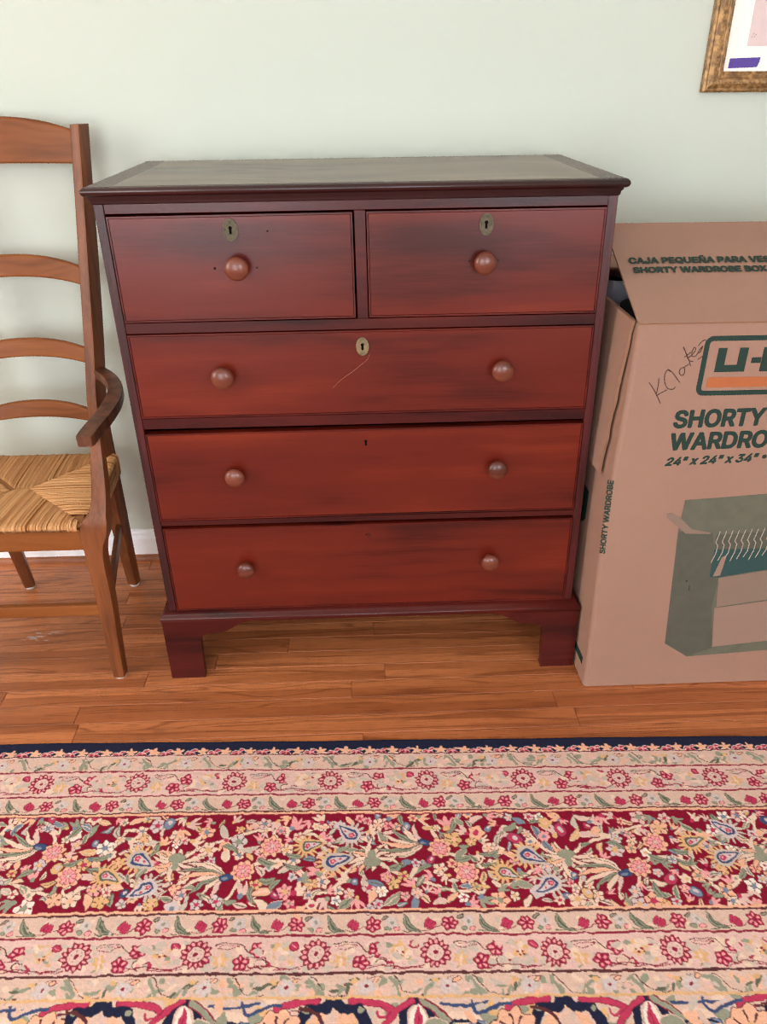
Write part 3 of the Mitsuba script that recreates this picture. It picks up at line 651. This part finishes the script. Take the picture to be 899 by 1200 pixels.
# ================================================================ the rug
RO, RTH = np.array([.47, -.243]), math.atan(-.0326)
RS = np.array([math.cos(RTH), math.sin(RTH)]); RT = np.array([math.sin(RTH), -math.cos(RTH)])
def paint_rug(S0, S1, T1, res):
    """the woven pattern in the rug's own plane: s along the border, t inwards from the edge, in metres"""
    C = {k: np.array(lin(*v)) for k, v in dict(navy=(30, 32, 54), red=(124, 16, 40), cream=(218, 186, 164), pink=(210, 171, 160), beige=(205, 171, 153), rose=(176, 54, 82), blush=(220, 148, 146), sage=(140, 138, 118), dsage=(92, 92, 76), gold=(208, 162, 114),
        blue=(118, 126, 140), lilac=(198, 178, 174), white=(226, 206, 192), brown=(84, 42, 44), wine=(130, 30, 52), dblue=(58, 70, 104), grey=(190, 170, 156), apricot=(222, 166, 136)).items()}
    rr = np.random.default_rng(11)
    nS, nT = int((S1 - S0) / res), int(T1 / res)
    s = S0 + (np.arange(nS) + .5) * res; t = (np.arange(nT) + .5) * res
    TT, SS = np.meshgrid(t, s, indexing='ij')
    P = np.stack([SS * 90, TT * 90, SS * 0], -1)
    SS = SS + .0030 * (meshkit.fbm(P, 2, 1) - .5) * 2; TT = TT + .0026 * (meshkit.fbm(P, 2, 5) - .5) * 2
    TT = TT + .004 * (meshkit.noise(np.stack([SS * 3.0, SS * 0, SS * 0], -1), 9) - .5)      # the borders wander a little
    img = np.empty((nT, nS, 3)); img[:] = C['beige']
    def band(a, b, col): img[(TT >= a) & (TT < b)] = C[col]
    def line(a, w, col): band(a - w / 2, a + w / 2, col)
    def win(x, y, r):
        i0, i1 = max(0, int((x - r - S0) / res)), min(nS, int((x + r - S0) / res) + 1); j0, j1 = max(0, int((y - r) / res)), min(nT, int((y + r) / res) + 1)
        if i1 <= i0 or j1 <= j0: return None
        sl = (slice(j0, j1), slice(i0, i1)); return sl, SS[sl] - x, TT[sl] - y
    def put(sl, mask, col): img[sl][mask] = C[col] if isinstance(col, str) else col
    def ell(x, y, rx, ry, a, col, out=None, ow=.0018):
        w = win(x, y, max(rx, ry) + .006)
        if w is None: return
        sl, X, Y = w; ca, sa = math.cos(a), math.sin(a); u, v = X * ca + Y * sa, -X * sa + Y * ca
        if out: put(sl, (u / (rx + ow)) ** 2 + (v / (ry + ow)) ** 2 < 1, out)
        put(sl, (u / rx) ** 2 + (v / ry) ** 2 < 1, col)
    def leaf(x, y, ln, wd, a, col, out=None, vein=None, bend=0.0, ow=.0016):
        """pointed leaf from (x, y) running in direction a"""
        w = win(x, y, ln + .008)
        if w is None: return
        sl, X, Y = w; ca, sa = math.cos(a), math.sin(a); u, v = (X * ca + Y * sa) / ln, -X * sa + Y * ca
        v = v - bend * ln * u * (1 - u) * 2; h = wd * np.clip(u, 0, 1) ** .7 * np.clip(1 - u, 0, 1) ** .8 * 1.8; ins = (u > 0) & (u < 1)
        if out: put(sl, (u > -.04) & (u < 1.06) & (np.abs(v) < h + ow), out)
        put(sl, ins & (np.abs(v) < h), col)
        if vein: put(sl, ins & (np.abs(v) < .0009) & (u < .8), vein)
    def flower(x, y, r, n, col, cen='gold', out=None, a=0.0, depth=.28, cr=.33, ow=.0016, sq=1.0):
        w = win(x, y, r * 1.5 + .004)
        if w is None: return
        sl, X, Y = w; Y = Y / sq; d = np.hypot(X, Y); th = np.arctan2(Y, X) + a; e = r * (1 - depth * (.5 - .5 * np.cos(n * th)) ** 1.0)
        if out: put(sl, d < e + ow, out)
        put(sl, d < e, col)
        if out: put(sl, (d > r * cr) & (d < e * .9) & (np.cos(n * th) < -.82), out)
        if cen: put(sl, d < r * cr, cen)
    def rosette(x, y, r):
        w = win(x, y, r * 1.3)
        if w is None: return
        sl, X, Y = w; d = np.hypot(X, Y); th = np.arctan2(Y, X); n = 13; q = np.cos(n * th); e = r * (1 + .10 * q)
        put(sl, d < e, 'wine'); put(sl, (d < e * .86) & (d > r * .66) & (q > .10), 'blush'); put(sl, d < r * .56, 'pink'); put(sl, d < r * .15, 'wine')
        for k in range(7): ell(x + r * .36 * math.cos(k * .9), y + r * .36 * math.sin(k * .9), .0012, .0012, 0, 'sage')
    def floret(x, y, r, n, a):
        w = win(x, y, r * 1.4)
        if w is None: return
        sl, X, Y = w; d = np.hypot(X, Y); q = np.cos(n * (np.arctan2(Y, X) + a)); e = r * (1 - .24 * (.5 - .5 * q))
        put(sl, d < e, 'wine'); put(sl, (d < e * .84) & (q > -.45), 'rose'); put(sl, (d < e * .70) & (d > r * .30) & (q > .25), 'blush'); put(sl, d < r * .20, 'wine')
    def path(pts, w0, col, out=None, ow=.0016):
        pts = np.array(pts, float); n = max(8, int(np.linalg.norm(np.diff(pts, axis=0), axis=1).sum() / (res * 1.3)))
        from scipy.interpolate import CubicSpline
        k = np.arange(len(pts)); q = CubicSpline(k, pts)(np.linspace(0, len(pts) - 1, n)) if len(pts) > 2 else np.linspace(pts[0], pts[1], n)
        if out:
            for p in q: ell(p[0], p[1], w0 + ow, w0 + ow, 0, out)
        for p in q: ell(p[0], p[1], w0, w0, 0, col)
    def tear(x, y, ln, a, body='cream', rim='gold', core='dblue', fringe=True):
        """boteh: a drop with a fringe of tongues round its blunt end, its tip towards a"""
        ca, sa = math.cos(a), math.sin(a)
        if fringe:
            for k in np.linspace(-2.1, 2.1, 11):
                b = a + math.pi + k; leaf(x + .35 * ln * math.cos(b), y + .32 * ln * math.sin(b), .42 * ln, .11 * ln, b, rim, 'brown' if abs(k) < .2 else None)
        for L, wd, c in ((1.0, .46, body), (.84, .36, core), (.70, .27, 'lilac')):
            w = win(x, y, ln * 1.2)
            if w is None: return
            sl, X, Y = w; u, v = (X * ca + Y * sa) / ln, (-X * sa + Y * ca) / ln
            v = v - .16 * np.clip(u, 0, 1) ** 2; put(sl, (u < .95 * L) & (np.hypot(np.minimum(u, 0), v) < wd * L * np.where(u > 0, np.clip(1 - u / (.95 * L), 0, 1) ** .75, 1)), c)
        flower(x - .02 * ln * ca, y - .02 * ln * sa, ln * .15, 5, 'rose', 'blush'); ell(x + .32 * ln * ca, y + .32 * ln * sa, .06 * ln, .045 * ln, a, 'rose')
    def reps(period, phase): return phase + period * np.arange(math.floor((S0 - phase) / period) - 1, math.ceil((S1 - phase) / period) + 1)
    J = lambda a: rr.uniform(-a, a)
    # ---- grounds
    band(-.02, .042, 'navy'); band(.042, .084, 'beige'); band(.084, .148, 'pink'); band(.148, .193, 'beige'); band(.193, .403, 'red')
    band(.403, .445, 'beige'); band(.445, .508, 'pink'); band(.508, .545, 'beige'); band(.545, 9, 'beige')
    # ---- narrow outer border: stars and bows on navy
    for x in reps(.0505, -.728):
        y = .0335
        flower(x + J(.001), y, .0125, 5, 'apricot', None, None, a=1.57 + J(.2), depth=.5); leaf(x - .003, y + .004, .014, .003, 2.6, 'cream'); leaf(x + .003, y + .004, .014, .003, .5, 'cream')
        q = x + .0255; leaf(q, y, .0140, .0042, math.pi - .35, 'rose', 'white', bend=.2); leaf(q, y, .0140, .0042, -.35, 'rose', 'white', bend=-.2); leaf(q, y + .003, .0120, .0038, math.pi + .45 - .9, 'wine', 'blush'); leaf(q, y + .003, .0120, .0038, .45, 'wine', 'blush'); ell(q, y + .001, .0030, .0034, 0, 'blush')
    # ---- guard stripes with lilac flowers and dark stems
    def guard_a(c, phase, strong):
        for x in reps(.1275, phase):
            for k in range(16):
                u = J(.058); ell(x + u, c + J(.013), .004 + rr.uniform(0, .004), .0028 + rr.uniform(0, .003), J(1.5), rr.choice(['sage', 'pink', 'grey', 'apricot', 'cream', 'sage', 'grey']))
            for k in range(5): leaf(x - .012 - .011 * k * .7, c - .010 + .004 * k, .018, .0042, 2.4 + J(.8), rr.choice(['sage', 'sage', 'dsage']))
            for k in range(4): leaf(x + .038 + J(.012), c + J(.009), .018, .0045, J(3), rr.choice(['sage', 'grey', 'sage']))
            flower(x, c + .001, .0125, 6, 'lilac', 'wine', 'grey', a=J(1), cr=.22); ell(x + .014, c - .010, .006, .0026, -.5, 'apricot', 'brown', .0011); ell(x - .020, c - .008, .0055, .004, .3, 'gold'); ell(x + .028, c + .004, .006, .004, .3, 'pink', 'apricot', .001)
            path([(x + .040, c - .016), (x + .050, c - .006), (x + .060, c + .008), (x + .078, c + .014), (x + .092, c + .013)], .0009, 'brown')
            path([(x + .036, c - .012), (x + .046, c + .002), (x + .050, c + .012)], .0030, 'dsage' if strong else 'sage')
            path([(x + .001, c - .012), (x + .012, c - .015), (x + .022, c - .012)], .0008, 'wine')
    guard_a(.0640, -.657, False); guard_a(.5270, -.531, False)
    # ---- borders with rosettes
    def minor(c, phase):
        for x in reps(.1955, phase):
            U = lambda X, Y: (x + (X - 345) * .000352, c + (Y - 255) * .00035)
            for k in range(60): ell(x + J(.098), c + J(.022), .008, .005, J(1), rr.choice(['grey', 'grey', 'pink', 'beige', 'cream']))
            path([U(590, 300), U(640, 310), U(740, 318), U(860, 312)], .0011, 'wine'); path([U(330 - 555 + 250, 320), U(120, 300), U(200, 312), U(290, 300)], .0011, 'wine')
            path([U(430, 200), U(450, 192), U(500, 190), U(545, 195), U(570, 222), U(600, 232)], .0011, 'brown'); path([U(440, 212), U(480, 222), U(520, 212), U(540, 204), U(500, 200), U(450, 206)], .0009, 'wine')
            path([U(560, 262), U(640, 262), U(668, 272), U(690, 300)], .0011, 'wine')
            rosette(x, c - .0035, .0235)
            floret(*U(625, 225), .0140, 5, J(1)); floret(*U(555, 287), .0145, 5, J(1))
            ell(*U(645, 290), .0085, .0058, .1, 'cream', 'brown'); ell(*U(645, 290), .004, .0028, .1, 'blush'); flower(*U(692, 297), .0065, 4, 'rose', None, 'wine', a=J(1))
            ex, ey = U(460, 275); flower(ex, ey, .0135, 6, 'gold', 'apricot', None, a=.3, depth=.45); leaf(ex, ey - .010, .022, .003, 1.57, 'cream'); leaf(ex - .002, ey + .01, .010, .002, 2.6, 'sage')
            ex, ey = U(735, 228); flower(ex, ey, .0165, 7, 'gold', 'cream', None, a=J(1), depth=.3, cr=.45); [ell(ex + a, ey + b, .0024, .0020, 0, 'wine') for a, b in ((-.004, .004), (.005, .003), (0, .009), (.008, .008))]
            ell(*U(700 + 100, 205), .0068, .0058, .4, 'rose', 'wine'); path([U(790, 198), U(812, 212)], .0007, 'blush'); ell(*U(790, 282), .0062, .0046, .3, 'gold'); ell(*U(690, 205), .006, .004, 0, 'sage'); ell(*U(770, 262), .005, .004, 0, 'sage')
    minor(.1180, -.685 - 0.0); minor(.4780, -.496)
    # ---- guards with red flowers and dark leaves
    def guard_c(c, phase):
        for x in reps(.1290, phase):
            for k in range(12): ell(x + J(.062), c + J(.012), .005, .003, J(1.5), rr.choice(['grey', 'beige', 'pink', 'cream']))
            floret(x, c, .0150, 6, J(1))
            path([(x - .052, c + .010), (x - .034, c + .012), (x - .022, c + .008), (x - .010, c + .002)], .0009, 'wine')
            for k in range(3): ell(x - .037 + .005 * k, c + .001 + .003 * (k - 1), .0034, .0085, .5, 'rose', 'wine', .0009)
            leaf(x + .052, c - .015, .040, .0072, .80, 'sage', 'dsage', bend=.35); leaf(x + .054, c - .013, .034, .0030, .84, 'dsage', None, bend=.35); path([(x + .050, c + .013), (x + .062, c + .014), (x + .080, c + .012)], .0010, 'dsage')
            flower(x + .032, c - .003, .0105, 5, 'lilac', 'sage', 'grey', a=J(1), depth=.3); ell(x + .038, c + .009, .0052, .0036, -.3, 'blush', 'wine', .0009); ell(x + .024, c + .009, .0045, .003, .3, 'sage', 'dsage', .0009); leaf(x + .015, c - .008, .012, .003, -.6, 'sage', 'brown')
    guard_c(.1710, -.655); guard_c(.4240, -.528)
    # ---- the wide red field
    import random
    Q = random.Random(5)
    for i, x0 in enumerate(reps(.357, -.373)):
        mir = 1 if i % 2 == (math.floor((S0 + .373) / .357) + 1) % 2 else -1
        U = lambda X, Y: (x0 + (X - 25) * .000405, .298 + mir * (Y - 270) * .000445)
        A = lambda a: a * mir
        # vines
        for pts in ([(60, 260), (150, 200), (300, 150), (420, 120), (520, 150)], [(240, 340), (160, 300), (110, 260)], [(560, 160), (640, 150), (720, 200), (800, 230), (860, 270)], [(340, 320), (420, 280), (520, 280), (600, 330), (640, 420)], [(340, 320), (300, 420), (240, 470)],
                    [(735, 280), (680, 360), (640, 380), (560, 300)], [(100, 320), (60, 400), (90, 470)], [(520, 150), (500, 110), (460, 130), (470, 160)], [(640, 420), (740, 400), (800, 330), (880, 280)]):
            path([U(*p) for p in pts], .0032, 'cream', 'brown', .0009)
        placed = []
        def claim(X, Y, r): placed.append((X, Y, r))
        # packed small flowers and leaves behind the large motifs
        big = [(30, 265, 95), (250, 345, 90), (150, 345, 60), (340, 320, 60), (450, 205, 62), (620, 205, 50), (735, 280, 60), (820, 150, 60)]
        placed += big
        spots = []
        for _ in range(4200):
            X, Y = Q.uniform(25, 905), Q.uniform(68, 492); r = Q.choice([20, 24, 28, 32, 36])
            if all((X - a) ** 2 + (Y - b) ** 2 > ((r + c) * .80) ** 2 for a, b, c in placed): claim(X, Y, r); spots.append((X, Y, r))
        for X, Y, r in spots:
            x, y = U(X, Y); m = r * .00043; k = Q.random(); a = Q.uniform(0, 6.28)
            if k < .34:
                c = Q.choice(['cream', 'apricot', 'pink', 'white', 'cream', 'lilac', 'gold', 'blush']); flower(x, y, m * 1.12, Q.choice([5, 5, 6]), c, Q.choice(['gold', 'rose', 'sage', 'blue', 'apricot']), Q.choice(['brown', 'brown', 'wine', None]), a=a, ow=.0010)
            elif k < .72:
                c = Q.choice(['sage', 'sage', 'grey', 'cream', 'pink', 'blue', 'apricot', 'sage', 'gold']); leaf(x - m * 1.15 * math.cos(a), y - m * 1.15 * math.sin(a), m * 2.4, m * .72, a, c, Q.choice(['cream', 'brown', 'cream', 'dsage']), Q.choice([None, 'dsage', 'cream']), bend=Q.uniform(-.4, .4), ow=.0010)
            elif k < .965:
                a2 = a + 1.0; c = Q.choice(['pink', 'cream', 'sage', 'apricot', 'blush'])
                for b in (a - .6, a, a + .6): leaf(x - m * .6 * math.cos(a), y - m * .6 * math.sin(a), m * 1.9, m * .42, b, c, None, None, bend=.2)
                ell(x - m * .6 * math.cos(a), y - m * .6 * math.sin(a), m * .38, m * .32, a, Q.choice(['blue', 'sage', 'gold', 'rose']))
            else:
                ell(x, y, m * .9, m * .66, a, Q.choice(['blue', 'blue', 'dblue', 'rose', 'gold']), Q.choice(['dblue', 'brown']), .0011); ell(x + m * .1, y - m * .15, m * .4, m * .3, a, 'lilac')
        # spider palmette
        x, y = U(30, 262)
        for a, L, wd in ((-2.75, .040, .0062), (-2.25, .036, .0058), (3.3, .046, .0062), (2.75, .040, .0055), (2.2, .042, .0060), (1.57, .050, .0075), (.95, .044, .0060), (.42, .046, .0062), (-.15, .052, .0060), (-.70, .044, .0060), (-1.57, .022, .006)): leaf(x, y, L, wd, A(a), 'cream' if wd > .0058 else 'apricot', 'brown', None, bend=.3 * (1 if math.cos(a) > 0 else -1) * mir, ow=.0008)
        ell(x, y - .002 * mir, .015, .009, 0, 'sage', 'dsage', .0009); ell(x, y + .012 * mir, .007, .012, 0, 'sage')
        # long plume of leaves
        x, y = U(262, 348)
        for a, L, c in ((3.75, .056, 'cream'), (3.50, .078, 'cream'), (3.28, .086, 'sage'), (3.08, .084, 'apricot'), (2.86, .078, 'cream'), (2.62, .066, 'sage'), (2.35, .052, 'cream'), (1.9, .046, 'pink')): leaf(x, y, L, .0070, A(a), c, 'brown', 'dsage' if c == 'sage' else None, bend=.22 * mir, ow=.0009)
        ell(x + .004, y, .0135, .0068, A(-.2), 'dblue', 'navy', .001); ell(x, y + .002, .006, .003, 0, 'blue')
        # twin rosettes with a scalloped rim
        for X, Y, r in ((340, 320, .0215), (450, 205, .0235)):
            x, y = U(X, Y); flower(x, y, r, 9, 'apricot', None, 'brown', a=J(1), depth=.2, ow=.0012); flower(x, y, r * .66, 8, 'blush', 'pink', 'rose', a=J(1), depth=.25, cr=.4, ow=.0014); [ell(x + r * .2 * math.cos(k), y + r * .2 * math.sin(k), .0013, .0013, 0, 'rose') for k in range(0, 6, 1)]
        for X, Y, a in ((400, 262, .3), (520, 240, .1), (380, 390, 1.2), (300, 235, 3.6), (520, 290, .2)): x, y = U(X, Y); leaf(x, y, .034, .0078, A(a), 'sage', 'dsage', 'dsage', bend=.3, ow=.001)
        # three botehs
        for X, Y, a, L, b in ((615, 205, -.35, .036, 'gold'), (735, 282, -.4, .042, 'grey'), (812, 150, .6 - 3.1, .040, 'lilac')):
            x, y = U(X, Y); tear(x, y, L, A(a), body=b, rim='gold' if b != 'lilac' else 'grey', core='dblue' if b != 'gold' else 'dsage')
    # ---- centre: cream ground with navy cartouches, sprays and scallops
    for i, x0 in enumerate(reps(.356, -.072)):
        for k in range(90): ell(x0 + J(.18), .60 + J(.055), .012, .006, J(1.5), rr.choice(['pink', 'apricot', 'beige', 'cream', 'sage', 'gold', 'grey']))
        for sx in (-1, 1):
            path([(x0 + sx * .006, .552), (x0 + sx * .022, .562), (x0 + sx * .036, .560), (x0 + sx * .044, .572), (x0 + sx * .052, .590), (x0 + sx * .048, .640)], .0085, 'navy'); path([(x0 + sx * .018, .574), (x0 + sx * .028, .580)], .0062, 'apricot'); ell(x0 + sx * .028, .592, .011, .009, 0, 'apricot', 'gold'); ell(x0 + sx * .042, .563, .005, .004, 0, 'sage')
            path([(x0 + sx * .026, .549), (x0 + sx * .060, .552), (x0 + sx * .090, .562)], .0045, 'rose', 'wine', .001); path([(x0 + sx * .075, .556), (x0 + sx * .086, .566), (x0 + sx * .076, .574), (x0 + sx * .068, .566)], .0022, 'rose')
        x = x0 + .128
        ell(x, .60, .014, .045, 0, 'white'); leaf(x, .635, .080, .012, -1.57, 'rose', 'white', 'wine'); path([(x, .548), (x + .020, .566), (x + .026, .600), (x + .05, .640)], .0062, 'navy'); path([(x, .548), (x - .020, .566), (x - .026, .600), (x - .05, .640)], .0062, 'navy'); path([(x + .008, .550), (x + .045, .580), (x + .075, .630)], .0042, 'sage', 'wine', .002); path([(x - .008, .550), (x - .045, .580), (x - .075, .630)], .0042, 'rose', 'wine', .001)
        x = x0 - .082; flower(x, .600, .040, 9, 'apricot', 'gold', 'brown', depth=.18); path([(x - .06, .552), (x - .05, .570), (x - .03, .562), (x, .556)], .0026, 'dblue'); path([(x + .03, .560), (x + .06, .572), (x + .07, .60)], .0028, 'brown')
        x = x0 + .205; path([(x - .04, .556), (x, .558), (x + .035, .552)], .0024, 'dblue'); ell(x, .576, .030, .010, .2, 'cream'); ell(x + .01, .590, .016, .007, -.3, 'blue', 'dblue'); path([(x - .03, .586), (x - .01, .580), (x + .02, .588)], .0022, 'navy'); ell(x - .05, .590, .018, .014, 0, 'sage', 'beige'); leaf(x + .03, .60, .04, .008, -.6, 'blush', 'rose')
        x = x0 + .268; path([(x - .02, .640), (x - .01, .590), (x + .02, .566), (x + .05, .572)], .0022, 'brown'); ell(x + .02, .60, .022, .018, 0, 'gold', 'brown'); ell(x - .03, .575, .014, .010, .3, 'sage'); flower(x - .02, .560, .009, 5, 'lilac', 'rose')
    if T1 > .66:                                          # the field: flowers and leaves on navy
        b = TT > .645; img[b] = C['navy']
        for _ in range(int((S1 - S0) * (T1 - .645) / .00050)):
            x, y, a, m = rr.uniform(S0, S1), rr.uniform(.650, T1), rr.uniform(0, 6.28), rr.uniform(.008, .015); k = rr.random()
            if k < .40: flower(x, y, m, int(rr.integers(5, 7)), rr.choice(['cream', 'apricot', 'pink', 'blush', 'gold', 'rose']), rr.choice(['gold', 'rose', 'sage']), 'brown', a=a, ow=.001)
            elif k < .85: leaf(x, y, m * 2.4, m * .6, a, rr.choice(['sage', 'dsage', 'grey', 'cream', 'rose', 'apricot']), rr.choice(['cream', 'brown']), None, bend=rr.uniform(-.4, .4), ow=.001)
            else: path([(x, y), (x + m * 2 * math.cos(a), y + m * 2 * math.sin(a)), (x + m * 4 * math.cos(a + .6), y + m * 4 * math.sin(a + .6))], .0020, rr.choice(['cream', 'rose', 'sage']))
    # ---- fine lines between the borders
    for a, c, w in ((.0425, 'brown', .0030), (.0448, 'pink', .003), (.0842, 'wine', .0034), (.1480, 'wine', .0034), (.1895, 'brown', .0032), (.1935, 'apricot', .0052), (.1974, 'wine', .0024), (.3985, 'apricot', .0048), (.4028, 'brown', .0040), (.4430, 'wine', .0038), (.5065, 'brown', .0042), (.5440, 'gold', .0042)): line(a, w, c)
    band(-.02, .0215, 'navy')
    # the wool: each knot a little lighter or darker, a slow drift of the dye
    g = rr.normal(1, .055, (nT, nS, 1)); rows = rr.normal(1, .012, (nT, 1, 1)); drift = 1 + .10 * (meshkit.fbm(np.stack([SS * 4, TT * 9, SS * 0], -1), 3, 2)[..., None] - .5)
    from scipy.ndimage import gaussian_filter
    img = gaussian_filter(img, (.42, .42, 0))
    return np.clip(img * g * rows * drift, 0, 1), s, t
RS0, RS1, RES = -1.55, 1.75, .0014
rug_img, rs, rt = paint_rug(RS0, RS1, .98, RES)
near = (rs > -1.02) & (rs < .96)
ci = np.unique(np.r_[0, np.nonzero(near)[0], np.arange(0, len(rs), 5), len(rs) - 1]); ri = np.r_[np.nonzero(rt < .68)[0], np.nonzero(rt >= .68)[0][::2]]
back = rug_img[rt >= .68][::-1][::6]; back = np.concatenate([back, back[::-1], back, back[::-1], back])[:, ci]
SV = rs[ci]; TV = np.r_[rt[ri], rt[ri][-1] + np.arange(1, len(back) + 1) * 6 * RES]
col = np.concatenate([rug_img[ri][:, ci], back])
TT, SS = np.meshgrid(TV, SV, indexing='ij')
H = .0052 + .0011 * meshkit.fbm(np.stack([SS * 260, TT * 260, SS * 0], -1), 2, 4) + .0022 * (meshkit.fbm(np.stack([SS * 9, TT * 9, SS * 0], -1), 2, 8) - .5)
edge_d = np.minimum(TT, np.minimum(SS - RS0, RS1 - SS)); H = H - .0030 * np.clip(1 - edge_d / .006, 0, 1) ** 2
wav = .0022 * (meshkit.noise(np.stack([SS * 7, SS * 0, SS * 0], -1), 6) - .5) * np.clip(1 - TT / .2, 0, 1)
xy = RO + SS[..., None] * RS + (TT + wav)[..., None] * RT
V = np.concatenate([xy, H[..., None]], -1); nr, nc = SS.shape
idx = np.arange(nr * nc).reshape(nr, nc); a, b, c_, d_ = idx[:-1, :-1].ravel(), idx[:-1, 1:].ravel(), idx[1:, 1:].ravel(), idx[1:, :-1].ravel()
Ft = np.vstack([np.c_[a, c_, b], np.c_[a, d_, c_]])
bnd = np.r_[idx[0, :-1], idx[:-1, -1], idx[-1, :0:-1], idx[:0:-1, 0]]; Vb = V.reshape(-1, 3)[bnd].copy(); Vb[:, 2] = 0.0003
nb = len(bnd); o = nr * nc + np.arange(nb); o2 = np.roll(o, -1); b2 = np.roll(bnd, -1)
Fs = np.vstack([np.c_[bnd, b2, o2], np.c_[bnd, o2, o]])
rug_mesh = trimesh.Trimesh(np.vstack([V.reshape(-1, 3), Vb]), np.vstack([Ft, Fs]), process=False)
nav = np.array(lin(34, 34, 58))
add('rug', rug_mesh, 'mat_rug', smooth=True, color=np.vstack([col.reshape(-1, 3), np.tile(nav, (nb, 1))]), label='red and cream floral oriental rug with a navy edge lying on the oak floor', category='rug')
